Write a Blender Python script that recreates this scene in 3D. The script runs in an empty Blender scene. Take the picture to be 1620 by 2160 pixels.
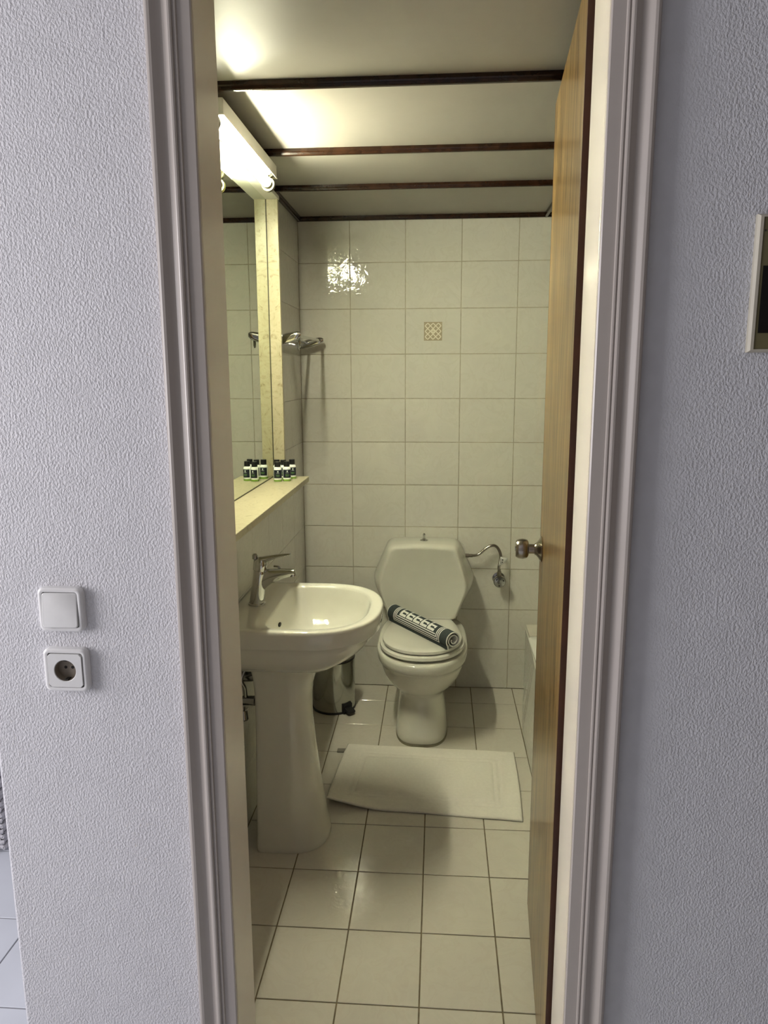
import bpy, bmesh, math, random
from mathutils import Vector, Matrix
random.seed(7)
S = bpy.context.scene
C = S.collection
PI = math.pi

# ------------------------------------------------------------------ camera
f_px = 1572.567
pitch, yaw, roll, cam_h = 0.18332, 0.07284, -0.00362, 1.5277
cam = bpy.data.cameras.new('camera'); cam_o = bpy.data.objects.new('camera', cam); C.objects.link(cam_o)
cam.sensor_fit = 'VERTICAL'; cam.sensor_height = 36.0; cam.lens = f_px / 2160.0 * 36.0
cam.clip_start = 0.02; cam.clip_end = 60
fw = Vector((-math.sin(yaw)*math.cos(pitch), math.cos(yaw)*math.cos(pitch), -math.sin(pitch)))
rt = Vector((math.cos(yaw), math.sin(yaw), 0)); up = rt.cross(fw)
r2 = rt*math.cos(roll) + up*math.sin(roll); u2 = -rt*math.sin(roll) + up*math.cos(roll)
m = Matrix(((r2.x, u2.x, -fw.x, 0), (r2.y, u2.y, -fw.y, 0), (r2.z, u2.z, -fw.z, cam_h), (0, 0, 0, 1)))
cam_o.matrix_world = m
S.camera = cam_o

# ------------------------------------------------------------------ world, daylight, exposure
W = bpy.data.worlds.new('sky'); S.world = W; W.use_nodes = True
W.node_tree.nodes['Background'].inputs[0].default_value = (0.62, 0.72, 0.95, 1)
W.node_tree.nodes['Background'].inputs[1].default_value = 0.6
S.view_settings.view_transform = 'Standard'; S.view_settings.look = 'None'
S.view_settings.exposure = 0.0; S.view_settings.gamma = 1.0; S.view_settings.use_curve_mapping = False
S.cycles.max_bounces = 7; S.cycles.diffuse_bounces = 5; S.cycles.glossy_bounces = 4; S.cycles.transmission_bounces = 2
S.cycles.sample_clamp_indirect = 250.0
S.cycles.caustics_reflective = True      # the mirror throws lamp light onto the back wall
S.cycles.use_guiding = False
LAMP_E = 276.0                      # radiance of the fluorescent tube
LAMP_COL = (1.0, 0.975, 0.71)
al = bpy.data.lights.new('daylight', 'AREA'); al.shape = 'RECTANGLE'; al.size = 1.5; al.size_y = 1.5
al.energy = 90; al.color = (1.0, 0.96, 0.985)
al_o = bpy.data.objects.new('daylight', al); C.objects.link(al_o)
al_o.location = (-3.12, 0.15, 1.55); al_o.rotation_euler = (0, -PI/2, 0)   # in the hall window, shining +X

# ------------------------------------------------------------------ node materials
MATS = {}
def new_mat(name):
    mt = bpy.data.materials.new(name); mt.use_nodes = True
    MATS[name] = mt
    nt = mt.node_tree; b = nt.nodes['Principled BSDF']
    return mt, nt, b
def nd(nt, typ, **kw):
    n = nt.nodes.new(typ)
    for k, v in kw.items():
        if k in n.inputs: n.inputs[k].default_value = v
        else: setattr(n, k, v)
    return n
def coords(nt, scale=(1, 1, 1)):
    g = nt.nodes.new('ShaderNodeNewGeometry')
    mp = nt.nodes.new('ShaderNodeMapping'); mp.inputs['Scale'].default_value = scale
    nt.links.new(g.outputs['Position'], mp.inputs['Vector'])
    return mp.outputs['Vector']
def ramp(nt, fac, stops):
    r = nt.nodes.new('ShaderNodeValToRGB'); e = r.color_ramp.elements
    e[0].position, e[0].color = stops[0][0], (*stops[0][1], 1)
    e[1].position, e[1].color = stops[1][0], (*stops[1][1], 1)
    for p, c in stops[2:]:
        x = e.new(p); x.color = (*c, 1)
    nt.links.new(fac, r.inputs['Fac'])
    return r.outputs['Color']
def bump(nt, b, height, strength=0.3, dist=0.002):
    bn = nt.nodes.new('ShaderNodeBump'); bn.inputs['Strength'].default_value = strength; bn.inputs['Distance'].default_value = dist
    nt.links.new(height, bn.inputs['Height']); nt.links.new(bn.outputs['Normal'], b.inputs['Normal'])
    return bn
def simple(name, col, rough=0.5, metal=0.0, var=0.06, scale=18.0, bstr=0.0, bscale=60.0, bdist=0.001, coat=0.0, spec=0.5):
    """plain coloured stuff with a slight procedural mottling"""
    mt, nt, b = new_mat(name)
    v = coords(nt)
    n = nd(nt, 'ShaderNodeTexNoise', Scale=scale, Detail=3.0); nt.links.new(v, n.inputs['Vector'])
    lo = tuple(max(0, c*(1-var)) for c in col); hi = tuple(min(1, c*(1+var)) for c in col)
    nt.links.new(ramp(nt, n.outputs['Fac'], [(0.3, lo), (0.7, hi)]), b.inputs['Base Color'])
    b.inputs['Roughness'].default_value = rough; b.inputs['Metallic'].default_value = metal
    b.inputs['Specular IOR Level'].default_value = spec
    if coat: b.inputs['Coat Weight'].default_value = coat; b.inputs['Coat Roughness'].default_value = 0.06
    if bstr:
        n2 = nd(nt, 'ShaderNodeTexNoise', Scale=bscale, Detail=3.0); nt.links.new(v, n2.inputs['Vector'])
        bump(nt, b, n2.outputs['Fac'], bstr, bdist)
    return mt
def tile_mat(name, base, vein, rough=0.10, wob=0.22):
    mt, nt, b = new_mat(name)
    v = coords(nt)
    oi = nt.nodes.new('ShaderNodeObjectInfo')
    add = nd(nt, 'ShaderNodeVectorMath', operation='ADD'); sc = nd(nt, 'ShaderNodeVectorMath', operation='SCALE'); sc.inputs['Scale'].default_value = 30
    cx = nt.nodes.new('ShaderNodeCombineXYZ')
    for i in range(3): nt.links.new(oi.outputs['Random'], cx.inputs[i])
    nt.links.new(cx.outputs[0], sc.inputs[0]); nt.links.new(v, add.inputs[0]); nt.links.new(sc.outputs[0], add.inputs[1])
    n = nd(nt, 'ShaderNodeTexNoise', Scale=9.0, Detail=6.0, Distortion=1.6); nt.links.new(add.outputs[0], n.inputs['Vector'])
    col = ramp(nt, n.outputs['Fac'], [(0.40, base), (0.47, vein), (0.50, base), (0.62, tuple(c*0.97 for c in base))])
    nt.links.new(col, b.inputs['Base Color'])
    b.inputs['Roughness'].default_value = rough
    n2 = nd(nt, 'ShaderNodeTexNoise', Scale=38.0, Detail=2.0, Distortion=0.9); nt.links.new(add.outputs[0], n2.inputs['Vector'])
    bump(nt, b, n2.outputs['Fac'], wob, 0.0012)
    return mt
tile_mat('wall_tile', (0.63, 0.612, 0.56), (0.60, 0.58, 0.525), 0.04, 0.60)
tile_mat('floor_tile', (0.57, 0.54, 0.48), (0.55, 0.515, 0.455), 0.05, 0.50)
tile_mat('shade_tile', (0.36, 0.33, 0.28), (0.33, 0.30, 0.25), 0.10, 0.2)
simple('grout_wall', (0.40, 0.36, 0.28), 0.85, var=0.15, scale=40)
simple('grout_floor', (0.16, 0.125, 0.075), 0.9, var=0.25, scale=40)
simple('hall_tile', (0.66, 0.69, 0.75), 0.32, var=0.04, scale=6)
simple('grout_hall', (0.25, 0.25, 0.27), 0.9)
simple('ceramic', (0.66, 0.65, 0.585), 0.07, var=0.01, coat=0.3)
simple('seat_plastic', (0.66, 0.65, 0.595), 0.12, var=0.01, coat=0.2)
simple('enamel', (0.86, 0.87, 0.84), 0.08, var=0.01)
simple('chrome', (0.58, 0.58, 0.57), 0.07, 1.0, var=0.03)
simple('chrome_dark', (0.40, 0.40, 0.38), 0.16, 1.0, var=0.08)
simple('steel_brushed', (0.36, 0.325, 0.28), 0.22, 1.0, var=0.06, scale=60)
simple('bin_steel', (0.48, 0.485, 0.455), 0.14, 1.0, var=0.05)
simple('black_plastic', (0.012, 0.012, 0.014), 0.35)
simple('dark_hole', (0.02, 0.018, 0.015), 0.8)
simple('lamp_white', (0.82, 0.81, 0.74), 0.35, var=0.02)
simple('added_plate_metal', (0.42, 0.40, 0.33), 0.16, 1.0)
simple('tube_metal', (0.30, 0.29, 0.25), 0.35, 1.0)
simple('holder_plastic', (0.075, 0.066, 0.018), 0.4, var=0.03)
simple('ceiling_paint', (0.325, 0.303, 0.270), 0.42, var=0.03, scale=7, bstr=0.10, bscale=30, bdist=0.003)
simple('mahogany', (0.022, 0.009, 0.004), 0.20, var=0.4, scale=30, spec=0.4)
simple('switch_plastic', (0.72, 0.72, 0.71), 0.35, var=0.03, scale=30)
simple('switch_frame', (0.76, 0.755, 0.75), 0.3, var=0.02)
simple('socket_well', (0.25, 0.215, 0.17), 0.5, var=0.05)
simple('panel_frame', (0.46, 0.43, 0.35), 0.45, var=0.04)
simple('panel_face', (0.13, 0.115, 0.055), 0.4, var=0.12)
simple('dark_glass', (0.006, 0.006, 0.006), 0.08)
simple('casing_paint', (0.41, 0.37, 0.338), 0.28, var=0.02, scale=10, bstr=0.05, bscale=40)
simple('jamb_paint', (0.66, 0.61, 0.53), 0.22, var=0.02, scale=10, bstr=0.06, bscale=25)
simple('door_edge', (0.048, 0.012, 0.002), 0.45, var=0.25, scale=14)
simple('bottle_white', (0.80, 0.82, 0.80), 0.25, var=0.01)
simple('bottle_label', (0.010, 0.014, 0.028), 0.4)
simple('bottle_green', (0.20, 0.36, 0.045), 0.35, var=0.08)
simple('bottle_print', (0.62, 0.66, 0.66), 0.5)
simple('bottle_print_green', (0.10, 0.22, 0.06), 0.5)
simple('mat_white', (0.72, 0.69, 0.635), 0.95, var=0.03, scale=90, bstr=0.55, bscale=420, bdist=0.002, spec=0.1)
simple('mat_tag', (0.20, 0.185, 0.16), 0.8)
simple('roll_dark', (0.050, 0.060, 0.062), 0.9, var=0.15, scale=200, bstr=0.4, bscale=500, spec=0.15)
simple('roll_white', (0.78, 0.78, 0.75), 0.9, var=0.05, scale=200, bstr=0.3, bscale=500, spec=0.15)
simple('motif_brown', (0.36, 0.30, 0.21), 0.3, var=0.1, scale=60)
simple('motif_cream', (0.74, 0.69, 0.58), 0.25, var=0.04)
simple('wicker', (0.50, 0.49, 0.52), 0.7, var=0.25, scale=90)
simple('hall_ceiling', (0.55, 0.55, 0.55), 0.8)
simple('pale_stone', (0.68, 0.65, 0.57), 0.25, var=0.04)
simple('grout_left', (0.55, 0.525, 0.47), 0.6)
simple('gap_dark', (0.07, 0.065, 0.04), 0.6)
simple('putty', (0.20, 0.18, 0.12), 0.8, var=0.2)
simple('paper_label', (0.80, 0.80, 0.78), 0.7)
simple('window_white', (0.8, 0.8, 0.8), 0.4)

def marble():
    mt, nt, b = new_mat('marble')
    v = coords(nt)
    n = nd(nt, 'ShaderNodeTexNoise', Scale=17.0, Detail=8.0, Distortion=2.6, Roughness=0.62); nt.links.new(v, n.inputs['Vector'])
    nt.links.new(ramp(nt, n.outputs['Fac'], [(0.30, (0.24, 0.20, 0.11)), (0.40, (0.40, 0.36, 0.235)), (0.55, (0.45, 0.41, 0.28)), (0.62, (0.37, 0.325, 0.205)), (0.66, (0.44, 0.40, 0.27))]), b.inputs['Base Color'])
    b.inputs['Roughness'].default_value = 0.34
marble()
def wood():
    mt, nt, b = new_mat('oak_veneer')
    v = coords(nt, (24, 24, 0.9))
    n = nd(nt, 'ShaderNodeTexNoise', Scale=1.6, Detail=6.0, Roughness=0.62, Distortion=0.5); nt.links.new(v, n.inputs['Vector'])
    v2 = coords(nt, (48, 48, 6.0))
    n2 = nd(nt, 'ShaderNodeTexNoise', Scale=1.0, Detail=2.0); nt.links.new(v2, n2.inputs['Vector'])
    c1 = ramp(nt, n.outputs['Fac'], [(0.34, (0.090, 0.046, 0.012)), (0.50, (0.20, 0.115, 0.034)), (0.64, (0.29, 0.18, 0.058))])
    c2 = ramp(nt, n2.outputs['Fac'], [(0.36, (0.28, 0.23, 0.18)), (0.50, (1, 1, 1))])
    mx = nd(nt, 'ShaderNodeMix', data_type='RGBA', blend_type='MULTIPLY'); mx.inputs[0].default_value = 0.75
    nt.links.new(c1, mx.inputs[6]); nt.links.new(c2, mx.inputs[7]); nt.links.new(mx.outputs[2], b.inputs['Base Color'])
    b.inputs['Roughness'].default_value = 0.28; b.inputs['Coat Weight'].default_value = 0.14; b.inputs['Coat Roughness'].default_value = 0.05; b.inputs['Specular IOR Level'].default_value = 0.25
    bump(nt, b, n2.outputs['Fac'], 0.12, 0.0006)
wood()
def plaster(name, col, smooth_to=None):
    mt, nt, b = new_mat(name)
    v = coords(nt, (1, 1, 0.75))
    n = nd(nt, 'ShaderNodeTexNoise', Scale=270.0, Detail=2.5, Roughness=0.5, Distortion=0.25); nt.links.new(v, n.inputs['Vector'])
    n2 = nd(nt, 'ShaderNodeTexNoise', Scale=38.0, Detail=2.0); nt.links.new(v, n2.inputs['Vector'])
    r = nd(nt, 'ShaderNodeMapRange'); r.inputs[1].default_value = 0.36; r.inputs[2].default_value = 0.68
    nt.links.new(n.outputs['Fac'], r.inputs[0])
    ml = nd(nt, 'ShaderNodeMath', operation='MULTIPLY_ADD'); ml.inputs[1].default_value = 0.5
    nt.links.new(n2.outputs['Fac'], ml.inputs[0]); nt.links.new(r.outputs[0], ml.inputs[2])
    h = ml.outputs[0]
    if smooth_to is not None:                  # freshly skimmed strip beside the casing
        g = nt.nodes.new('ShaderNodeNewGeometry'); sx = nt.nodes.new('ShaderNodeSeparateXYZ'); nt.links.new(g.outputs['Position'], sx.inputs[0])
        nz = nd(nt, 'ShaderNodeTexNoise', Scale=12.0); 
        a = nd(nt, 'ShaderNodeMath', operation='MULTIPLY_ADD'); a.inputs[1].default_value = 0.06; nt.links.new(nz.outputs['Fac'], a.inputs[0]); nt.links.new(sx.outputs[0], a.inputs[2])
        mr = nd(nt, 'ShaderNodeMapRange'); mr.inputs[1].default_value = smooth_to[0] + 0.03; mr.inputs[2].default_value = smooth_to[1] + 0.03
        nt.links.new(a.outputs[0], mr.inputs[0])
        mm = nd(nt, 'ShaderNodeMath', operation='MULTIPLY'); nt.links.new(h, mm.inputs[0]); nt.links.new(mr.outputs[0], mm.inputs[1]); h = mm.outputs[0]
    lo = tuple(c*0.96 for c in col)
    nt.links.new(ramp(nt, n2.outputs['Fac'], [(0.35, lo), (0.6, col)]), b.inputs['Base Color'])
    b.inputs['Roughness'].default_value = 0.55; b.inputs['Specular IOR Level'].default_value = 0.35
    bump(nt, b, h, 0.5, 0.0019)
plaster('plaster', (0.66, 0.655, 0.68))
plaster('hall_plaster', (0.36, 0.35, 0.34))
plaster('hall_dark', (0.16, 0.12, 0.09))
plaster('plaster_skimmed', (0.60, 0.605, 0.635), (0.335, 0.40))
def mirror_mat():
    mt, nt, b = new_mat('mirror_glass')
    v = coords(nt); n = nd(nt, 'ShaderNodeTexNoise', Scale=3.0); nt.links.new(v, n.inputs['Vector'])
    nt.links.new(ramp(nt, n.outputs['Fac'], [(0.3, (0.73, 0.775, 0.68)), (0.7, (0.75, 0.795, 0.70))]), b.inputs['Base Color'])
    b.inputs['Metallic'].default_value = 1.0; b.inputs['Roughness'].default_value = 0.012
mirror_mat()
def emitter():
    mt, nt, b = new_mat('tube_glow')
    b.inputs['Base Color'].default_value = (0.9, 0.9, 0.9, 1)
    b.inputs['Emission Color'].default_value = (*LAMP_COL, 1); b.inputs['Emission Strength'].default_value = LAMP_E
emitter()
def hall_floor_mat():
    mt, nt, b = new_mat('hall_floor_far')
    v = coords(nt); br = nd(nt, 'ShaderNodeTexBrick', Scale=1.0)
    br.offset = 0.0; br.inputs['Mortar Size'].default_value = 0.003; br.inputs['Brick Width'].default_value = 0.295; br.inputs['Row Height'].default_value = 0.295
    br.inputs['Color1'].default_value = (0.66, 0.69, 0.75, 1); br.inputs['Color2'].default_value = (0.64, 0.67, 0.73, 1); br.inputs['Mortar'].default_value = (0.25, 0.25, 0.27, 1)
    nt.links.new(v, br.inputs['Vector']); nt.links.new(br.outputs['Color'], b.inputs['Base Color']); b.inputs['Roughness'].default_value = 0.32
hall_floor_mat()

# ------------------------------------------------------------------ mesh helpers
def link(o, parent=None):
    C.objects.link(o)
    if parent is not None:
        o.parent = parent
        if parent.type == 'EMPTY': o.matrix_parent_inverse = Matrix.Translation(-parent.location)
    return o
def obj(name, verts, faces, mat, parent=None, smooth=False, angle=40):
    me = bpy.data.meshes.new(name); me.from_pydata([tuple(v) for v in verts], [], faces); me.update()
    bm = bmesh.new(); bm.from_mesh(me); bmesh.ops.recalc_face_normals(bm, faces=bm.faces); bm.to_mesh(me); bm.free()
    for mm in (mat if isinstance(mat, (list, tuple)) else [mat]): me.materials.append(MATS[mm])
    if smooth:
        me.shade_smooth(); me.set_sharp_from_angle(angle=math.radians(angle))
    return link(bpy.data.objects.new(name, me), parent)
def tag(o, label=None, cat=None, group=None, kind=None):
    if label: o['label'] = label
    if cat: o['category'] = cat
    if group: o['group'] = group
    if kind: o['kind'] = kind
    return o
def empty(name, loc, label=None, cat=None, group=None, kind=None):
    o = bpy.data.objects.new(name, None); o.location = loc; o.empty_display_size = 0.05; C.objects.link(o)
    return tag(o, label, cat, group, kind)
def part_label(o, label): o['label'] = label; return o
class MB:
    """collects pieces of ONE part"""
    def __init__(s): s.v = []; s.f = []
    def add(s, verts, faces):
        n = len(s.v); s.v += [tuple(v) for v in verts]; s.f += [tuple(i+n for i in f) for f in faces]; return s
    def box(s, x0, x1, y0, y1, z0, z1): return s.add(*box_data(x0, x1, y0, y1, z0, z1))
    def build(s, name, mat, parent=None, smooth=False, angle=40, bevel=0, seg=2):
        o = obj(name, s.v, s.f, mat, parent, smooth, angle)
        if bevel: add_bevel(o, bevel, seg)
        return o
def add_bevel(o, w, seg=2, ang=30):
    b = o.modifiers.new('bevel', 'BEVEL'); b.width = w; b.segments = seg; b.limit_method = 'ANGLE'; b.angle_limit = math.radians(ang)
    b.harden_normals = False
    o.data.shade_smooth(); o.data.set_sharp_from_angle(angle=math.radians(50))
    return o
def box_data(x0, x1, y0, y1, z0, z1):
    v = [(x0,y0,z0),(x1,y0,z0),(x1,y1,z0),(x0,y1,z0),(x0,y0,z1),(x1,y0,z1),(x1,y1,z1),(x0,y1,z1)]
    return v, [(0,3,2,1),(4,5,6,7),(0,1,5,4),(1,2,6,5),(2,3,7,6),(3,0,4,7)]
def box(name, x0, x1, y0, y1, z0, z1, mat, parent=None, bevel=0, seg=2):
    o = obj(name, *box_data(x0, x1, y0, y1, z0, z1), mat, parent)
    if bevel: add_bevel(o, bevel, seg)
    return o
def loft_data(rings, cap0=True, cap1=True, closed=True):
    n = len(rings[0]); v = [p for r in rings for p in r]; f = []
    for i in range(len(rings)-1):
        for j in range(n if closed else n-1):
            k = (j+1) % n
            f.append((i*n+j, i*n+k, (i+1)*n+k, (i+1)*n+j))
    if cap0: f.append(tuple(range(n-1, -1, -1)))
    if cap1: f.append(tuple((len(rings)-1)*n + j for j in range(n)))
    return v, f
def loft(name, rings, mat, parent=None, cap0=True, cap1=True, smooth=True, angle=40):
    return obj(name, *loft_data(rings, cap0, cap1), mat, parent, smooth, angle)
def frame_of(d):
    d = Vector(d).normalized(); a = Vector((0, 0, 1)) if abs(d.z) < 0.9 else Vector((1, 0, 0))
    u = d.cross(a).normalized(); return d, u, d.cross(u).normalized()
def lathe_data(origin, axis, prof, seg=32):
    """prof: (distance along axis, radius)"""
    o = Vector(origin); d, u, w = frame_of(axis)
    rings = [[o + d*t + (u*math.cos(2*PI*k/seg) + w*math.sin(2*PI*k/seg))*max(r, 1e-5) for k in range(seg)] for t, r in prof]
    return loft_data(rings)
def lathe(name, origin, axis, prof, mat, parent=None, seg=32, angle=35):
    return obj(name, *lathe_data(origin, axis, prof, seg), mat, parent, True, angle)
def tube_data(pts, rad, seg=12):
    pts = [Vector(p) for p in pts]; rings = []; u = None
    for i, p in enumerate(pts):
        d = (pts[min(i+1, len(pts)-1)] - pts[max(i-1, 0)]).normalized()
        if u is None: _, u, _ = frame_of(d)
        u = (u - d*u.dot(d)).normalized(); w = d.cross(u)
        r = rad[i] if isinstance(rad, (list, tuple)) else rad
        rings.append([p + (u*math.cos(2*PI*k/seg) + w*math.sin(2*PI*k/seg))*r for k in range(seg)])
    return loft_data(rings)
def tube(name, pts, rad, mat, parent=None, seg=12): return obj(name, *tube_data(pts, rad, seg), mat, parent, True, 40)
def spline(pts, n=8):
    P = [Vector(p) for p in pts]; out = []
    for i in range(len(P)-1):
        p0, p1, p2, p3 = P[max(i-1, 0)], P[i], P[i+1], P[min(i+2, len(P)-1)]
        for k in range(n):
            t = k/n
            out.append(0.5*((2*p1) + (p2-p0)*t + (2*p0-5*p1+4*p2-p3)*t*t + (3*p1-p0-3*p2+p3)*t**3))
    out.append(P[-1]); return out
def spow(c, e): return math.copysign(abs(c)**e, c)
def dring(cx, cy, ab, af, b, nb, nf, z, N=72, fdir=(1, 0)):
    """D-shaped ring: front half-axis af, back half-axis ab, half-width b"""
    r = []
    for k in range(N):
        t = 2*PI*k/N; c, s = math.cos(t), math.sin(t)
        n = nf if c >= 0 else nb
        u = (af if c >= 0 else ab)*spow(c, 2/n); w = b*spow(s, 2/n)
        r.append((cx + fdir[0]*u - fdir[1]*w, cy + fdir[1]*u + fdir[0]*w, z))
    return r
def rrect(cx, cz, w, h, r, seg=5):
    """rounded rectangle outline (x, z)"""
    out = []
    for sx, sz, a0 in ((1, 1, 0), (-1, 1, 90), (-1, -1, 180), (1, -1, 270)):
        for k in range(seg+1):
            a = math.radians(a0 + 90*k/seg)
            out.append((cx + sx*(w/2-r) + r*math.cos(a), cz + sz*(h/2-r) + r*math.sin(a)))
    return out

# ------------------------------------------------------------------ main dimensions
XL, YB = -0.640, 3.4913            # bathroom left wall, back wall
XR = 1.13                          # bathroom right wall (behind the bath)
YF, YI = 1.200, 1.318              # door wall: hall side, bathroom side
CEIL = 2.218
OL, OR = -0.3695, 0.2394           # door opening
XP = -0.795                        # outer corner of the hall wall
DOOR_H = 2.165
HC = 2.62                          # hall ceiling

# ------------------------------------------------------------------ structure: walls and ceilings
tag(box('wall_hall_left', XP, OL-0.02, YF, YI, 0, HC, 'plaster', bevel=0.006, seg=2), 'rough white plastered wall left of the doorway', kind='structure')
tag(box('wall_hall_right', OR+0.02, 1.75, YF, YI, 0, HC, 'plaster_skimmed'), 'rough grey-white plastered wall right of the doorway', kind='structure')
tag(box('wall_over_door', OL-0.02, OR+0.02, YF, YI, DOOR_H+0.02, HC, 'plaster'), 'plastered wall above the doorway', kind='structure')
tag(box('wall_partition', XP, XL-0.008, YI, YB+0.15, 0, HC, 'plaster'), 'side of the bathroom partition facing the hall', kind='structure')
# hall shell (behind and beside the camera)
HXL, HYB, HXR, HYF = -3.2, -2.0, 1.75, 3.3
tag(box('wall_hall_end', HXL-0.1, XP, HYF, HYF+0.1, 0, HC, 'hall_plaster'), 'far wall of the hall', kind='structure')
tag(box('wall_hall_back', HXL-0.1, HXR+0.1, HYB-0.1, HYB, 0, HC, 'hall_plaster'), 'hall wall behind the viewer', kind='structure')
tag(box('wall_hall_side', HXR, HXR+0.1, HYB, YF, 0, HC, 'hall_dark'), 'hall side wall', kind='structure')
wl = MB(); WY0, WY1, WZ0, WZ1 = -0.7, 1.0, 0.75, 2.35
wl.box(HXL-0.1, HXL, HYB, WY0, 0, HC); wl.box(HXL-0.1, HXL, WY1, HYF, 0, HC); wl.box(HXL-0.1, HXL, WY0, WY1, 0, WZ0); wl.box(HXL-0.1, HXL, WY0, WY1, WZ1, HC)
tag(wl.build('wall_hall_window', 'hall_plaster'), 'hall wall with the daylight window', kind='structure')
win = empty('window_1', (HXL, 0.15, WZ0), 'white framed hall window', kind='structure')
wf = MB(); wf.box(HXL-0.08, HXL-0.03, WY0, WY0+0.05, WZ0, WZ1); wf.box(HXL-0.08, HXL-0.03, WY1-0.05, WY1, WZ0, WZ1)
wf.box(HXL-0.08, HXL-0.03, WY0+0.05, WY1-0.05, WZ0, WZ0+0.05); wf.box(HXL-0.08, HXL-0.03, WY0+0.05, WY1-0.05, WZ1-0.05, WZ1)
wf.build('window_frame', 'window_white', win)
tag(box('ceiling_hall', HXL-0.1, HXR+0.1, HYB-0.1, YF, HC, HC+0.1, 'hall_ceiling'), 'hall ceiling', kind='structure')
tag(box('ceiling_side_room', HXL-0.1, XP, YF, HYF+0.1, HC, HC+0.1, 'hall_ceiling'), 'ceiling of the side space', kind='structure')

# ------------------------------------------------------------------ tiles
def tile_mesh(w, h, mat, d=0.0022, ch=0.0009):
    """tile lying in its local xy plane, centred, standing proud by d"""
    a, b = w/2, h/2
    v = [(-a,-b,0),(a,-b,0),(a,b,0),(-a,b,0),(-a,-b,d-ch),(a,-b,d-ch),(a,b,d-ch),(-a,b,d-ch),(-a+ch,-b+ch,d),(a-ch,-b+ch,d),(a-ch,b-ch,d),(-a+ch,b-ch,d)]
    f = [(8,9,10,11)]
    for i in range(4):
        j = (i+1) % 4; f += [(i, j, j+4, i+4), (i+4, j+4, j+8, i+8)]
    me = bpy.data.meshes.new('tile'); me.from_pydata(v, [], f); me.update(); me.materials.append(MATS[mat]); return me
TILE_CACHE = {}; LAST = {}
def put_tile(parent, w, h, mat, mtx, name='tile'):
    key = (round(w, 4), round(h, 4), mat)
    if key not in TILE_CACHE: TILE_CACHE[key] = tile_mesh(w, h, mat)
    o = bpy.data.objects.new(name, TILE_CACHE[key]); C.objects.link(o); o.parent = parent
    # tiny natural unevenness of hand-set tiles
    j = Matrix.Rotation(random.uniform(-1, 1)*0.0016, 4, 'X') @ Matrix.Rotation(random.uniform(-1, 1)*0.0016, 4, 'Y')
    o.matrix_local = mtx @ j; LAST['m'] = mtx @ j
    return o
G = 0.0032
def cuts(a, b, origin, step):
    """tile line positions between a and b"""
    k0 = math.ceil((a-origin)/step + 1e-6); out = [a]
    while origin + k0*step < b - 1e-6:
        out.append(origin + k0*step); k0 += 1
    return out + [b]
TZ = 0.202
rows = cuts(0.0, CEIL-0.002, 0.0, TZ)
D = 0.0022
# back wall
wb = tag(box('wall_back', XL-0.16, XR+0.1, YB+D, YB+0.15, 0, HC, 'grout_wall'), 'cream tiled back wall behind the toilet', kind='structure')
cols = cuts(XL, XR, -0.4052, 0.2514)
for i in range(len(cols)-1):
    for j in range(len(rows)-1):
        w, h = cols[i+1]-cols[i]-G, rows[j+1]-rows[j]-G
        cx, cz = (cols[i]+cols[i+1])/2, (rows[j]+rows[j+1])/2
        mt = Matrix.Translation((cx, YB+D, cz)) @ Matrix.Rotation(PI/2, 4, 'X')
        deco = abs(cx-(-0.4052+1.5*0.2514)) < 0.02 and j == 8
        t = put_tile(wb, w, h, 'wall_tile', mt, 'decorated_tile' if deco else 'tile')
        if deco: deco_tile, deco_c, deco_m = t, (cx, cz), LAST['m'].copy()
# knot emblem on the decorated tile
part_label(deco_tile, 'tile with a small brown interlaced knot emblem')
ex, ez, eh = deco_c[0]+0.0, deco_c[1], 0.0415
def emblem(name, v, f, mat):
    me = bpy.data.meshes.new(name); me.from_pydata(v, [], f); me.update(); me.materials.append(MATS[mat])
    o = bpy.data.objects.new(name, me); C.objects.link(o); o.parent = deco_tile
    o.matrix_parent_inverse = deco_m.inverted(); return o
y0 = YB - 0.0003
q = MB(); q.box(ex-eh, ex+eh, y0-0.0004, y0, ez-eh, ez+eh); emblem('emblem_ground', q.v, q.f, 'motif_brown')
def strip2d(mb, a, b, w, y):
    a, b = Vector(a), Vector(b); d = (b-a).normalized(); n = Vector((-d.y, d.x))*w/2
    pts = [a-n, b-n, b+n, a+n]; mb.add([(p.x, y, p.y) for p in pts] + [(p.x, y+0.0003, p.y) for p in pts], [(0,1,2,3),(4,7,6,5),(0,4,5,1),(1,5,6,2),(2,6,7,3),(3,7,4,0)])
KU = eh*2/6.9
def kp(a, b): return (ex + (a-3)*KU, ez + (b-3)*KU)
A1 = [((1,0),(0,1)),((3,0),(0,3)),((5,0),(0,5)),((6,1),(1,6)),((6,3),(3,6)),((6,5),(5,6))]
B1 = [((5,0),(6,1)),((3,0),(6,3)),((1,0),(6,5)),((0,1),(5,6)),((0,3),(3,6)),((0,5),(1,6))]
kn = MB()
for k, (a, b) in enumerate(A1): strip2d(kn, kp(*a), kp(*b), KU*0.36, y0-0.0011)
for k, (a, b) in enumerate(B1): strip2d(kn, kp(*a), kp(*b), KU*0.36, y0-0.00115)
for s in range(8):
    a, b = 2*PI*s/8, 2*PI*(s+1)/8
    strip2d(kn, (ex+KU*0.45*math.cos(a), ez+KU*0.45*math.sin(a)), (ex+KU*0.45*math.cos(b), ez+KU*0.45*math.sin(b)), KU*0.4, y0-0.0011)
emblem('emblem_knot', kn.v, kn.f, 'motif_cream')
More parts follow.
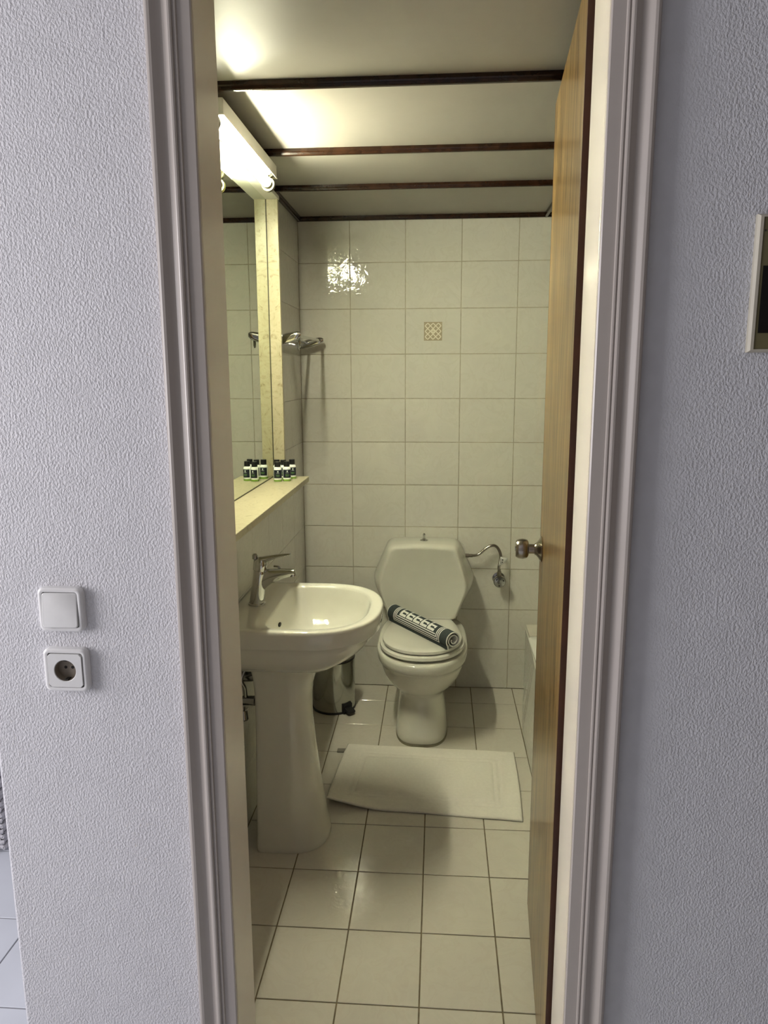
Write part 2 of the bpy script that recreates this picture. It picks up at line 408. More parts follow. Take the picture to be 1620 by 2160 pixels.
# left wall
wlft = tag(box('wall_left', XL-0.008, XL-D, YI, YB+D, 0, CEIL+0.02, 'grout_left'), 'cream tiled left bathroom wall', kind='structure')
MY0, MY1, MZ0, MZ1 = 1.69, 2.85, 1.135, 2.157
ycols = cuts(YI, YB, YB, 0.2514)
if ycols[1]-ycols[0] < 0.01: ycols.pop(0)
for i in range(len(ycols)-1):
    for j in range(len(rows)-1):
        if ycols[i] > MY0 and ycols[i+1] < MY1 and rows[j] > MZ0 and rows[j+1] < MZ1: continue   # behind the mirror
        mt = Matrix.Translation((XL-D, (ycols[i]+ycols[i+1])/2, (rows[j]+rows[j+1])/2)) @ Matrix.Rotation(PI/2, 4, 'Z') @ Matrix.Rotation(PI/2, 4, 'X')
        put_tile(wlft, ycols[i+1]-ycols[i]-0.0018, rows[j+1]-rows[j]-0.0018, 'wall_tile', mt)
# right and front bathroom walls (behind the door / bath)
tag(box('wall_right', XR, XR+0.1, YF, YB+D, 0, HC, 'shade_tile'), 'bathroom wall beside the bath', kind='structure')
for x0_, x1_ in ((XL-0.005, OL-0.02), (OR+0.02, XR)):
    tag(box('wall_front', x0_, x1_, YI, YI+0.006, 0, CEIL, 'shade_tile'), 'added dark lining on the bathroom side of the door wall', kind='structure')  # unseen lining, added in dark tile to cut bounce light
# floor
fl = tag(box('floor', XL-0.16, XR+0.1, YF, YB+0.15, -0.08, -D, 'grout_floor'), 'cream tiled bathroom floor', kind='structure')
fx = cuts(XL, 0.44, -0.4403, 0.20346)
fx = [x for k, x in enumerate(fx) if k == 0 or x-fx[k-1] > 0.01]
fy = cuts(YF, YB, 1.5775, 0.24762)
GF = 0.0036
for i in range(len(fx)-1):
    for j in range(len(fy)-1):
        mt = Matrix.Translation(((fx[i]+fx[i+1])/2, (fy[j]+fy[j+1])/2, -D))
        put_tile(fl, fx[i+1]-fx[i]-GF, fy[j+1]-fy[j]-GF, 'floor_tile', mt)
# hall floor: single tiles where the photo shows them, plain beyond
hf = tag(box('floor_hall', HXL-0.1, HXR+0.1, HYB-0.1, YF, -0.08, -D, 'hall_floor_far'), 'pale grey tiled hall floor', kind='structure')
hf2 = tag(box('floor_side_room', HXL-0.1, XP, YF, HYF+0.1, -0.08, -D, 'grout_hall'), 'pale blue-grey floor tiles beyond the wall corner', kind='structure')
hx = cuts(-2.6, XP, -1.142, 0.2945); hy = cuts(YF, HYF, 1.508, 0.2945)
for i in range(len(hx)-1):
    for j in range(len(hy)-1):
        w, h = hx[i+1]-hx[i]-0.004, hy[j+1]-hy[j]-0.004
        if w < 0.02 or h < 0.02: continue
        put_tile(hf2, w, h, 'hall_tile', Matrix.Translation(((hx[i]+hx[i+1])/2, (hy[j]+hy[j+1])/2, -D)))
# bathroom ceiling with dark cover strips
ce = tag(box('ceiling', XL-0.15, XR+0.1, YI, YB+0.15, CEIL, CEIL+0.06, 'ceiling_paint'), 'off-white panelled bathroom ceiling', kind='structure')
def strip_profile(along, a0, a1, c, wall=0):
    """dark cover strip with a stepped, rounded section; along 'x' or 'y'; c = near side; wall: against-wall cove"""
    w, h = 0.019, 0.019
    sec = [(0, 0), (0, -h*0.45), (w*0.10, -h*0.62), (w*0.22, -h*0.62), (w*0.30, -h*0.9), (w*0.45, -h), (w*0.85, -h), (w, -h*0.85), (w, 0)]
    r0, r1 = [], []
    for s, z in sec:
        if along == 'x': r0.append((a0, c+s, CEIL+z)); r1.append((a1, c+s, CEIL+z))
        else: r0.append((c-s, a0, CEIL+z)); r1.append((c-s, a1, CEIL+z))
    return loft_data([r0, r1])
for n, y in enumerate((1.908, 2.458, 2.915, YB-0.0192)):
    o = obj('cover_strip', *strip_profile('x', XL+0.0005, XR-0.001, y), 'mahogany', ce)
for x, a, b in ((XL+0.0192, YI+0.001, YB-0.001), (0.4745, YI+0.001, YB-0.001)):
    obj('cover_strip', *strip_profile('y', a, b, x), 'mahogany', ce)
for o in [o for o in ce.children]: o['label'] = 'dark mahogany ceiling cover strip'

# ------------------------------------------------------------------ door frame
fr = tag(empty('trim_1', (OL, YF, 0)), 'cream door jamb lining', kind='structure')
box('jamb', OL-0.02, OL, YF, YI, 0, DOOR_H+0.02, 'jamb_paint', fr, bevel=0.0012)
box('jamb', OR, OR+0.02, YF, YI, 0, DOOR_H+0.02, 'jamb_paint', fr, bevel=0.0012)
box('head_jamb', OL, OR, YF, YI, DOOR_H, DOOR_H+0.02, 'jamb_paint', fr)
# moulded casing: (distance from the inner edge, projection)
PROF = [(0.000, 0.0), (0.000, 0.008), (0.002, 0.010), (0.020, 0.0105), (0.0212, 0.0105), (0.0222, 0.0145), (0.0245, 0.0150), (0.0258, 0.0132), (0.0272, 0.0132),
        (0.0283, 0.0172), (0.0305, 0.0182), (0.0335, 0.0180), (0.0370, 0.0160), (0.0405, 0.0132), (0.0440, 0.0118), (0.0480, 0.0122), (0.0525, 0.0145), (0.0565, 0.0180), (0.0595, 0.0200),
        (0.0635, 0.0205), (0.0665, 0.0195), (0.0690, 0.0165), (0.0702, 0.0125), (0.0706, 0.0)]
def casing(name, sx, x0, parent):
    top = DOOR_H
    r0 = [(x0 + sx*d, YF - p, 0.0) for d, p in PROF]; r1 = [(x0 + sx*d, YF - p, top + d) for d, p in PROF]
    return obj(name, *loft_data([r0, r1]), 'casing_paint', parent, True, 25)
t2 = tag(empty('trim_2', (OL, YF, 0)), 'moulded grey-white door casing around the opening', kind='structure')
casing('casing_side', -1, OL, t2); casing('casing_side', 1, OR, t2)
r0 = [(OL - d, YF - p, DOOR_H + d) for d, p in PROF]; r1 = [(OR + d, YF - p, DOOR_H + d) for d, p in PROF]
obj('casing_head', *loft_data([r0, r1]), 'casing_paint', t2, True, 25)

# ------------------------------------------------------------------ door leaf
P_h, P_f = Vector((0.2318, 1.337)), Vector((0.2722, 1.9524))     # face line: hinge side -> free side
dv = (P_f-P_h).normalized(); dn = Vector((dv.y, -dv.x))          # dn points to +X (away from the opening)
def dpt(s, t, z): p = P_h + dv*s + dn*t; return (p.x, p.y, z)
DL = (P_f-P_h).length; DT = 0.036
def door_slab(name, s0, s1, t0, t1, z0, z1, mat, parent):
    v = [dpt(s0,t0,z0),dpt(s1,t0,z0),dpt(s1,t1,z0),dpt(s0,t1,z0),dpt(s0,t0,z1),dpt(s1,t0,z1),dpt(s1,t1,z1),dpt(s0,t1,z1)]
    return obj(name, v, [(0,3,2,1),(4,5,6,7),(0,1,5,4),(1,2,6,5),(2,3,7,6),(3,0,4,7)], mat, parent)
dr = tag(empty('door_1', (P_h.x, P_h.y, 0)), 'varnished oak veneer door standing open into the bathroom', kind='structure')
door_slab('door_leaf', 0.004, DL-0.004, 0, DT, 0.008, DOOR_H-0.006, 'oak_veneer', dr)
part_label(door_slab('edge_strip', 0.0, 0.004, -0.0002, DT, 0.008, DOOR_H-0.006, 'door_edge', dr), 'dark brown hinge-side door edge')
door_slab('edge_strip', DL-0.004, DL, -0.0002, DT, 0.008, DOOR_H-0.006, 'door_edge', dr)
KZ = 1.083
ko = Vector(dpt(DL-0.062, 0, KZ)); kd = Vector((-dn.x, -dn.y, 0))
lathe('knob_rosette', ko, kd, [(0, 0.033), (0.002, 0.0335), (0.004, 0.031), (0.008, 0.024), (0.013, 0.0175), (0.018, 0.0145), (0.019, 0.012)], 'steel_brushed', dr)
kb = lathe('door_knob', ko, kd, [(0.018, 0.0125), (0.033, 0.0125), (0.034, 0.019), (0.037, 0.0235), (0.042, 0.0255), (0.050, 0.0262), (0.058, 0.0250), (0.064, 0.0225), (0.066, 0.0205), (0.0665, 0.0)], 'steel_brushed', dr)
lathe('knob_button', ko, kd, [(0.0665, 0.006), (0.068, 0.006), (0.0685, 0.0)], 'chrome_dark', kb, seg=16)

# ------------------------------------------------------------------ mirror with stone surround, lamp
mr = empty('wall_mirror', (XL, 2.27, MZ0), 'large wall mirror in a cream marble surround over the washbasin', 'mirror')
box('glass', XL+0.0004, XL+0.0022, MY0, MY1, MZ0+0.002, MZ1, 'mirror_glass', mr)
for y0_, y1_ in ((MY1, MY1+0.02), (MY0-0.02, MY0)):
    box('side_slab', XL+0.0004, -0.594, y0_, y1_, MZ0, MZ1, 'marble', mr, bevel=0.0012)
box('edge_gap_strip', XL+0.0023, XL+0.0040, MY1-0.0030, MY1-0.0002, MZ0+0.0004, MZ1-0.0005, 'gap_dark', mr)  # dark strips drawn in for the dark gap line around the glass
box('edge_gap_strip', XL+0.0023, XL+0.0040, MY0+0.004, MY1-0.0034, MZ0+0.0004, MZ0+0.0030, 'gap_dark', mr)
box('top_slab', XL+0.0004, -0.5915, MY0-0.022, MY1+0.018, MZ1, MZ1+0.014, 'lamp_white', mr, bevel=0.0012)
sh = tag(box('marble_shelf', XL+0.0004, -0.502, MY0-0.02, 2.862, MZ0-0.021, MZ0-0.0003, 'marble', bevel=0.0014), 'cream marble shelf along the bottom of the mirror', 'shelf')

LX, LZ, LR, LY0, LY1 = -0.556, 2.1315, 0.0150, 1.912, 2.532
lp = empty('fluorescent_lamp', (-0.565, 2.25, 2.12), 'lit fluorescent batten lamp above the mirror', 'lamp')
box('housing', -0.598, -0.530, 1.930, LY1+0.012, 2.151, 2.190, 'lamp_white', lp, bevel=0.002)
box('housing_bracket', -0.6395, -0.598, LY0+0.1, LY1-0.1, 2.1715, 2.188, 'lamp_white', lp)
box('added_plate', -0.5975, -0.5305, 1.931, LY1+0.011, 2.1500, 2.1509, 'added_plate_metal', lp)  # metal plate added to tone down the glare on the housing underside
box('cover_rim', -0.5302, -0.5286, 1.930, LY1+0.012, 2.1495, 2.1525, 'lamp_white', lp)
tub_ = lathe('tube', (LX, LY0+0.030, LZ), (0, 1, 0), [(0, LR*0.97), (0.002, LR), (LY1-LY0-0.062, LR), (LY1-LY0-0.060, LR*0.97)], 'tube_glow', lp, seg=20)
for yc in (LY0+0.009, LY1-0.0300): lathe('tube_cap', (LX, yc, LZ), (0, 1, 0), [(0, LR*0.96), (0.021, LR*0.96)], 'tube_metal', tub_, seg=20)
for ya, yb_ in ((LY1-0.012, LY1+0.006), (LY0-0.006, LY0+0.012)):
    h = MB(); seg = 24
    ro, ri = [], []
    for k in range(seg):                                # U-shaped lamp holder reaching up to the housing
        a = 2*PI*k/seg; c, s = math.cos(a), math.sin(a)
        zz = s*0.023 if s < 0 else s*0.0195
        ro.append((c*0.0215, zz)); ri.append((c*0.0165, s*0.0165))
    rings = [[(LX+x, ya, LZ+z) for x, z in ri], [(LX+x, ya, LZ+z) for x, z in ro], [(LX+x, yb_, LZ+z) for x, z in ro], [(LX+x, yb_, LZ+z) for x, z in ri]]
    v, f = loft_data(rings + [rings[0]], False, False)
    h.add(v, f); mid = (ya+yb_)/2
    v, f = lathe_data((LX, mid-0.002, LZ), (0, 1, 0), [(0, 0.0166), (0.004, 0.0166)], 24); h.add(v, f)
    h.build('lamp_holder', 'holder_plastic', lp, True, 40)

# ------------------------------------------------------------------ toiletry bottles on the shelf
def lathe_mesh(name, prof, mat, seg=24):
    v, f = lathe_data((0, 0, 0), (0, 0, 1), prof, seg); o = obj(name, v, f, mat, None, True, 40); me = o.data; bpy.data.objects.remove(o); return me
BR = 0.0148
bot_me = lathe_mesh('bottle_body', [(0, BR*0.9), (0.0012, BR), (0.047, BR), (0.0505, BR*0.93), (0.053, BR*0.75), (0.0538, 0.0098), (0.0555, 0.0098)], 'bottle_white')
cap_me = lathe_mesh('cap', [(0.0552, 0.0106), (0.0556, 0.0112), (0.0725, 0.0108), (0.0735, 0.0098), (0.0737, 0.0)], 'black_plastic')
base_me = lathe_mesh('base_band', [(0.0012, BR+0.0002), (0.0075, BR+0.0002), (0.0076, BR)], 'bottle_green')
def label_mesh(name, a0, a1, z0, z1, r, mat, n=10):
    v, f = [], []
    for k in range(n+1):
        a = a0 + (a1-a0)*k/n
        v += [(r*math.cos(a), r*math.sin(a), z0), (r*math.cos(a), r*math.sin(a), z1)]
    for k in range(n): f.append((2*k, 2*k+2, 2*k+3, 2*k+1))
    me = bpy.data.meshes.new(name); me.from_pydata(v, [], f); me.update(); me.materials.append(MATS[mat]); return me
lab_me = label_mesh('label', -1.15, 1.15, 0.0135, 0.044, BR+0.0003, 'bottle_label')
pr = MB()
for a0, a1, z0, z1 in ((-0.16, 0.16, 0.0365, 0.0405), (-0.08, 0.08, 0.0345, 0.0365), (-0.34, 0.34, 0.0318, 0.0328)):
    me = label_mesh('t', a0, a1, z0, z1, BR+0.0006, 'bottle_print', 4); pr.add([v.co for v in me.vertices], [tuple(p.vertices) for p in me.polygons])
o_ = pr.build('print', 'bottle_print'); print_me = o_.data; bpy.data.objects.remove(o_)
pr = MB()
for a0, a1, z0, z1 in ((-0.5, 0.5, 0.0235, 0.026), (-0.4, 0.4, 0.0195, 0.0212)):
    me = label_mesh('t', a0, a1, z0, z1, BR+0.0006, 'bottle_print_green', 4); pr.add([v.co for v in me.vertices], [tuple(p.vertices) for p in me.polygons])
o_ = pr.build('print_green', 'bottle_print_green'); print2_me = o_.data; bpy.data.objects.remove(o_)
BOT = [(-0.5945, 2.718, -1.30, 'small bottle with dark label at the front, nearest the mirror'),
       (-0.563, 2.732, -1.25, 'small bottle with dark label at the front, nearest the shelf edge'),
       (-0.556, 2.800, -1.20, 'small dark-labelled bottle standing rearmost by the shelf edge'),
       (-0.612, 2.790, -1.5, 'small dark-capped bottle hidden behind, closest to the mirror and marble side slab'),
       (-0.586, 2.783, -1.4, 'small dark-capped bottle in the middle behind the two front bottles')]
for x, y, rz, lb in BOT:
    e = empty('toiletry_bottle', (x, y, MZ0-0.0003), lb, 'bottle', 'toiletry bottles on the marble shelf'); e.rotation_euler = (0, 0, rz)
    for nm, me in (('bottle_body', bot_me), ('cap', cap_me), ('base_band', base_me), ('label', lab_me)):
        o = bpy.data.objects.new(nm, me); C.objects.link(o); o.parent = e
    lab_o = o
    for me in (print_me, print2_me):
        o = bpy.data.objects.new('print', me); C.objects.link(o); o.parent = lab_o

# ------------------------------------------------------------------ towel rack by the corner
tk = empty('towel_rack', (XL, 3.17, 1.66), 'chrome double towel rail on the left wall near the corner', 'towel rack')
def arm(y, tipx):
    rings = []
    for k in range(13):
        t = k/12; x = XL + 0.001 + (tipx-XL)*t; zc = 1.652 + 0.026*t
        hh = 0.0165*(0.9 + 0.25*math.sin(PI*t)) * (1 if k < 11 else (0.9 if k == 11 else 0.55)); hw = 0.0095 * (1 if k < 11 else (0.85 if k == 11 else 0.5))
        rings.append([(x, y + hw*math.cos(2*PI*j/16), zc + hh*math.sin(2*PI*j/16)) for j in range(16)])
    return loft('arm', rings, 'chrome', tk)
arm(2.935, -0.536); arm(3.430, -0.524)
for y in (2.935, 3.430):
    lathe('wall_rosette', (XL+0.0004, y, 1.652), (1, 0, 0), [(0, 0.021), (0.006, 0.021), (0.009, 0.017), (0.0095, 0.0)], 'chrome', tk, seg=24)
tube('rail', [(-0.545, 2.935, 1.674), (-0.538, 3.430, 1.676)], 0.0062, 'chrome', tk)
tube('rail', [(-0.598, 2.935, 1.664), (-0.596, 3.430, 1.666)], 0.0062, 'chrome', tk)
pts = [Vector((-0.548, 2.975 + 0.010*math.sin(2*PI*k/20), 1.650 + 0.018*math.cos(2*PI*k/20))) for k in range(21)]
tube('hook_ring', pts, 0.003, 'chrome_dark', tk, 8)

# ------------------------------------------------------------------ washbasin with pedestal
SY = 2.27
ws = empty('washbasin', (-0.45, SY, 0), 'white ceramic washbasin on a pedestal below the mirror', 'washbasin')
bx, bf = -0.40, 0.229            # centre for rings, front half axis
ab = bx - (XL+0.002)
R = []
def br(z, back, front, b, nb, nf): return dring(bx, SY, bx-back, front-bx, b, nb, nf, z)
W0 = XL + 0.002
R += [br(0.616, -0.600, -0.350, 0.095, 6, 2.4), br(0.623, -0.620, -0.335, 0.125, 7, 2.4), br(0.640, W0, -0.297, 0.168, 9, 2.4), br(0.666, W0, -0.256, 0.205, 9, 2.4),
      br(0.695, W0, -0.218, 0.230, 9, 2.4), br(0.720, W0, -0.198, 0.241, 10, 2.4), br(0.736, W0, -0.189, 0.246, 12, 2.4), br(0.742, W0, -0.180, 0.2535, 14, 2.4),
      br(0.748, W0, -0.174, 0.2575, 14, 2.4), br(0.788, W0, -0.1705, 0.2600, 14, 2.4), br(0.796, W0, -0.1715, 0.2592, 14, 2.4), br(0.800, W0, -0.1755, 0.2560, 14, 2.4),
      br(0.8005, W0+0.004, -0.181, 0.2500, 12, 2.4)]
# rim -> inner bowl
def bi(z, back, front, b, nb, nf): return dring(bx, SY, bx-back, front-bx, b, nb, nf, z)
R += [bi(0.7990, -0.512, -0.206, 0.226, 7.5, 2.6), bi(0.7965, -0.509, -0.211, 0.222, 7.5, 2.6), bi(0.7900, -0.506, -0.214, 0.219, 7.5, 2.6), bi(0.760, -0.496, -0.222, 0.211, 6.5, 2.6),
      bi(0.715, -0.482, -0.240, 0.197, 5.5, 2.6), bi(0.682, -0.466, -0.262, 0.174, 4.5, 2.6), bi(0.667, -0.450, -0.290, 0.138, 3.5, 2.4), bi(0.661, -0.428, -0.330, 0.080, 2.6, 2.2), bi(0.659, -0.413, -0.375, 0.022, 2, 2)]
basin = loft('basin', R, 'ceramic', ws, angle=60)
lathe('waste_ring', (-0.397, SY, 0.6595), (0, 0, 1), [(0, 0.021), (0.0018, 0.021), (0.002, 0.012), (0.0005, 0.0)], 'chrome_dark', basin, seg=24)
# overflow slot on the rear slope of the bowl
ov = MB(); seg = 16; ring0 = []; ring1 = []
for k in range(seg):
    a = 2*PI*k/seg; yy = 0.016*math.cos(a); zz = 0.0055*math.sin(a)
    ring0.append((-0.4905 - 0.20*zz, SY-0.055+yy, 0.752+zz)); ring1.append((-0.4945 - 0.2*zz, SY-0.055+yy, 0.752+zz))
ov.add(*loft_data([ring0, ring1])); ov.build('overflow_slot', 'dark_hole', basin)
# pedestal
pb = -0.475
def pr_(z, back, front, b, nf=2.25): return dring(pb, SY, pb-back, front-pb, b, 14, nf, z, 72)
ped = loft('pedestal', [pr_(0.0, -0.577, -0.352, 0.126), pr_(0.004, -0.578, -0.350, 0.127), pr_(0.02, -0.578, -0.352, 0.126), pr_(0.10, -0.578, -0.366, 0.116), pr_(0.20, -0.578, -0.381, 0.104), pr_(0.32, -0.577, -0.396, 0.094),
      pr_(0.43, -0.576, -0.405, 0.088), pr_(0.50, -0.576, -0.405, 0.087), pr_(0.545, -0.577, -0.399, 0.090), pr_(0.585, -0.578, -0.384, 0.099), pr_(0.612, -0.580, -0.362, 0.112), pr_(0.632, -0.582, -0.338, 0.124)], 'ceramic', ws, angle=50)
# supply pipes behind the pedestal
pz = 0.488
lathe('angle_valve', (XL+0.001, 2.215, 0.494), (1, 0, 0), [(0, 0.021), (0.004, 0.021), (0.006, 0.011), (0.018, 0.011), (0.019, 0.0155), (0.058, 0.0165), (0.060, 0.012), (0.064, 0.012)], 'chrome_dark', ws, seg=20)
lathe('valve_handle', (XL+0.022, 2.200, 0.478), (0.1, -0.25, -1), [(0, 0.008), (0.010, 0.008), (0.012, 0.0145), (0.040, 0.0165), (0.044, 0.013), (0.045, 0.0)], 'chrome_dark', ws, seg=12)
tube('waste_pipe', spline([(XL+0.003, 2.25, 0.560), (-0.60, 2.25, 0.562), (-0.575, 2.25, 0.575), (-0.565, 2.25, 0.600)]), 0.0175, 'chrome_dark', ws, 16)
tube('supply_hose', spline([(XL+0.03, 2.213, 0.500), (XL+0.030, 2.205, 0.540), (XL+0.022, 2.20, 0.575), (XL+0.05, 2.22, 0.640)]), 0.006, 'chrome_dark', ws)

# ------------------------------------------------------------------ mixer tap
tp = empty('mixer_tap', (-0.575, SY, 0.800), 'chrome single-lever mixer tap on the washbasin', 'tap')
lean = Vector((0.13, 0, 1)).normalized()
tb = Vector((-0.577, SY, 0.8006))
lathe('base_ring', tb, (0, 0, 1), [(0, 0.0275), (0.004, 0.0275), (0.006, 0.0255), (0.0065, 0.020)], 'chrome', tp)
body = lathe('tap_body', tb + Vector((0, 0, 0.003)), lean, [(0, 0.0238), (0.02, 0.0228), (0.06, 0.0212), (0.10, 0.0208), (0.109, 0.0205), (0.110, 0.0198)], 'chrome', tp)
sp = spline([(-0.560, SY, 0.876), (-0.535, SY, 0.892), (-0.505, SY, 0.900), (-0.475, SY, 0.9055), (-0.452, SY, 0.9085)], 6)
rings = []
for i, p in enumerate(sp):
    t = i/(len(sp)-1); hw = 0.0175*(1-t)+0.0120*t; hh = (0.022*(1-t)**1.5 + 0.0112)*1.0
    rings.append([(p.x - 0.15*hh*math.sin(2*PI*j/20), p.y + hw*math.cos(2*PI*j/20), p.z + hh*math.sin(2*PI*j/20)) for j in range(20)])
spout = loft('spout', rings, 'chrome', tp)
lathe('aerator', (-0.4585, SY, 0.9055), (0.28, 0, -1), [(-0.004, 0.0112), (0.004, 0.0115), (0.010, 0.0108), (0.0105, 0.0)], 'chrome', spout, seg=20)
top0 = tb + Vector((0, 0, 0.003)) + lean*0.1105
cart = lathe('lever_cap', top0, lean, [(0, 0.0200), (0.004, 0.0208), (0.022, 0.0212), (0.033, 0.0190), (0.040, 0.0130), (0.0415, 0.0)], 'chrome', tp)
lv = spline([(-0.562, SY, 0.944), (-0.535, SY, 0.952), (-0.500, SY, 0.961), (-0.464, SY, 0.9665)], 6); rings = []
for i, p in enumerate(lv):
    t = i/(len(lv)-1); hw = 0.0165*(1-t)+0.010*t; hh = 0.0105*(1-t)**1.3+0.0028
    rings.append([(p.x, p.y + hw*spow(math.cos(2*PI*j/20), 0.7), p.z + hh*spow(math.sin(2*PI*j/20), 0.8)) for j in range(20)])
loft('lever', rings, 'chrome', cart)
rod = tube('pop_up_rod', [(-0.583, SY, 0.915), (-0.580, SY, 0.935), (-0.5785, SY, 0.950)], 0.0028, 'chrome_dark', tp)
lathe('rod_knob', (-0.5785, SY, 0.9475), (0.05, 0, 1), [(0, 0.0045), (0.003, 0.0085), (0.014, 0.0088), (0.019, 0.0055), (0.020, 0.0)], 'chrome_dark', rod, seg=16)
tube('chain_eye', spline([(-0.506, SY+0.004, 0.908), (-0.500, SY+0.004, 0.917), (-0.505, SY+0.004, 0.924), (-0.519, SY+0.004, 0.9255)], 5), 0.0032, 'chrome_dark', spout, 8)

# ------------------------------------------------------------------ toilet
TX = -0.060
tl = empty('toilet', (TX, 3.1, 0), 'white ceramic toilet with hexagonal cistern and closed lid', 'toilet')
def tr(z, front, back, b, nb=2.6, nf=2.4, cy=3.08, N=72): return dring(TX, cy, back-cy, cy-front, b, nb, nf, z, N, (0, -1))
pan = loft('pan', [tr(0.009, 2.876, 3.33, 0.110, 4, 2.9), tr(0.014, 2.873, 3.33, 0.1115, 4, 2.9), tr(0.04, 2.876, 3.33, 0.110, 4, 2.8), tr(0.10, 2.896, 3.33, 0.104, 4, 2.6), tr(0.15, 2.922, 3.33, 0.097, 4, 2.4), tr(0.180, 2.932, 3.34, 0.0945, 4, 2.4),
      tr(0.198, 2.925, 3.36, 0.100, 4, 2.3), tr(0.215, 2.900, 3.38, 0.120, 4, 2.2), tr(0.242, 2.868, 3.40, 0.148, 4, 2.15), tr(0.280, 2.842, 3.42, 0.170, 4, 2.15), tr(0.315, 2.826, 3.43, 0.1795, 4, 2.15), tr(0.331, 2.820, 3.43, 0.1825, 4, 2.15), tr(0.338, 2.806, 3.44, 0.190, 4, 2.15),
      tr(0.345, 2.802, 3.44, 0.1935, 4, 2.15), tr(0.372, 2.800, 3.44, 0.1950, 4, 2.15), tr(0.381, 2.804, 3.44, 0.1925, 4, 2.15), tr(0.384, 2.812, 3.44, 0.186, 4, 2.15)], 'ceramic', tl, angle=60)
loft('sealant_joint', [tr(0.0002, 2.8715, 3.33, 0.1125, 4, 2.9), tr(0.0095, 2.8735, 3.33, 0.1115, 4, 2.9)], 'putty', pan, angle=30)
def lidring(z, front, b, back, bw):
    """rounded front, sides tapering to a narrower straight back"""
    cy = 3.035; r = []; N = 40
    for k in range(N+1):
        t = -PI/2 + PI*k/N; r.append((TX + b*spow(math.sin(t), 2/2.15), cy - (cy-front)*spow(math.cos(t), 2/2.15), z))
    for k in range(1, 13):
        s = k/12; r.append((TX + b + (bw-b)*s**1.6, cy + (back-cy)*s, z))
    for k in range(1, 13):
        r.append((TX + bw - 2*bw*k/12, back, z))
    for k in range(1, 12):
        s = 1-k/12; r.append((TX - b - (bw-b)*s**1.6, cy + (back-cy)*s, z))
    return r
# seat ring (slightly lifted on its buffers) and lid
seat = loft('seat', [lidring(0.3945, 2.828, 0.170, 3.23, 0.125), lidring(0.3955, 2.822, 0.1775, 3.245, 0.130), lidring(0.3985, 2.820, 0.1800, 3.247, 0.132), lidring(0.4085, 2.823, 0.178, 3.246, 0.131), lidring(0.4120, 2.832, 0.170, 3.24, 0.127)], 'seat_plastic', tl, angle=50)
for sx, sy in ((-0.10, 2.90), (0.10, 2.90), (-0.10, 3.18), (0.10, 3.18)): box('buffer', TX+sx-0.010, TX+sx+0.010, sy-0.015, sy+0.015, 0.3838, 0.3950, 'seat_plastic', seat)
lid = loft('lid', [lidring(0.4150, 2.846, 0.160, 3.24, 0.124), lidring(0.4160, 2.839, 0.1665, 3.25, 0.128), lidring(0.4195, 2.836, 0.169, 3.252, 0.129), lidring(0.4290, 2.838, 0.1675, 3.251, 0.1285), lidring(0.4330, 2.847, 0.160, 3.246, 0.124), lidring(0.4345, 2.875, 0.135, 3.23, 0.105)], 'seat_plastic', tl, angle=50)
for sx in (-0.078, 0.078): lathe('hinge', (TX+sx-0.018, 3.262, 0.409), (1, 0, 0), [(0, 0.0125), (0.036, 0.0125)], 'seat_plastic', lid, seg=16)
# cistern: faceted hexagon, rounded corners
def hexring(y, top, wide, bot, zt, zw, zb, crown, rr, cx=TX-0.004):
    P = [(-top, zt), (top, zt), (wide, zw), (bot, zb), (-bot, zb), (-wide, zw)]; out = []
    n = len(P)
    for i in range(n):
        p, q, s = Vector(P[i-1]), Vector(P[i]), Vector(P[(i+1) % n])
        d1, d2 = (p-q).normalized(), (s-q).normalized(); r = rr*(1.7 if i in (2, 5) else 1.0)
        a, b = q + d1*r, q + d2*r
        for k in range(7):
            t = k/6; out.append((a*(1-t)**2 + q*2*t*(1-t) + b*t*t))
        if i == 0:
            for k in range(1, 8): out.append(Vector((-top + r + (2*top-2*r)*k/8, zt)))
    res = []
    for v in out:
        z = v.y
        if z > zw: z += crown*(1-(v.x/max(top, 1e-3))**2)*max(0, (z-zw)/(zt-zw))**4 if abs(v.x) < top else 0
        res.append((cx + v.x, y, z))
    return res
tank = loft('cistern', [hexring(3.292, 0.135, 0.188, 0.138, 0.735, 0.565, 0.425, 0.006, 0.02), hexring(3.2885, 0.140, 0.196, 0.142, 0.741, 0.565, 0.420, 0.006, 0.02), hexring(3.2905, 0.146, 0.202, 0.146, 0.747, 0.565, 0.415, 0.007, 0.022), hexring(3.298, 0.151, 0.2065, 0.150, 0.752, 0.565, 0.412, 0.008, 0.024),
      hexring(3.33, 0.157, 0.220, 0.154, 0.757, 0.562, 0.408, 0.008, 0.026), hexring(3.42, 0.164, 0.242, 0.158, 0.758, 0.556, 0.403, 0.007, 0.028), hexring(3.486, 0.166, 0.252, 0.160, 0.755, 0.552, 0.400, 0.006, 0.030)], 'ceramic', tl, angle=50)
box('outlet_neck', TX-0.11, TX+0.11, 3.30, 3.47, 0.38, 0.412, 'ceramic', tank, bevel=0.01)
lathe('flush_collar', (TX-0.001, 3.395, 0.7635), (0, 0, 1), [(0, 0.019), (0.003, 0.0185), (0.006, 0.011), (0.009, 0.008)], 'chrome_dark', tank, seg=20)
lathe('flush_pull', (TX-0.001, 3.395, 0.770), (0, 0, 1), [(0, 0.0062), (0.016, 0.0055), (0.020, 0.0062), (0.025, 0.0058), (0.028, 0.003), (0.0285, 0.0)], 'chrome', tank, seg=16)

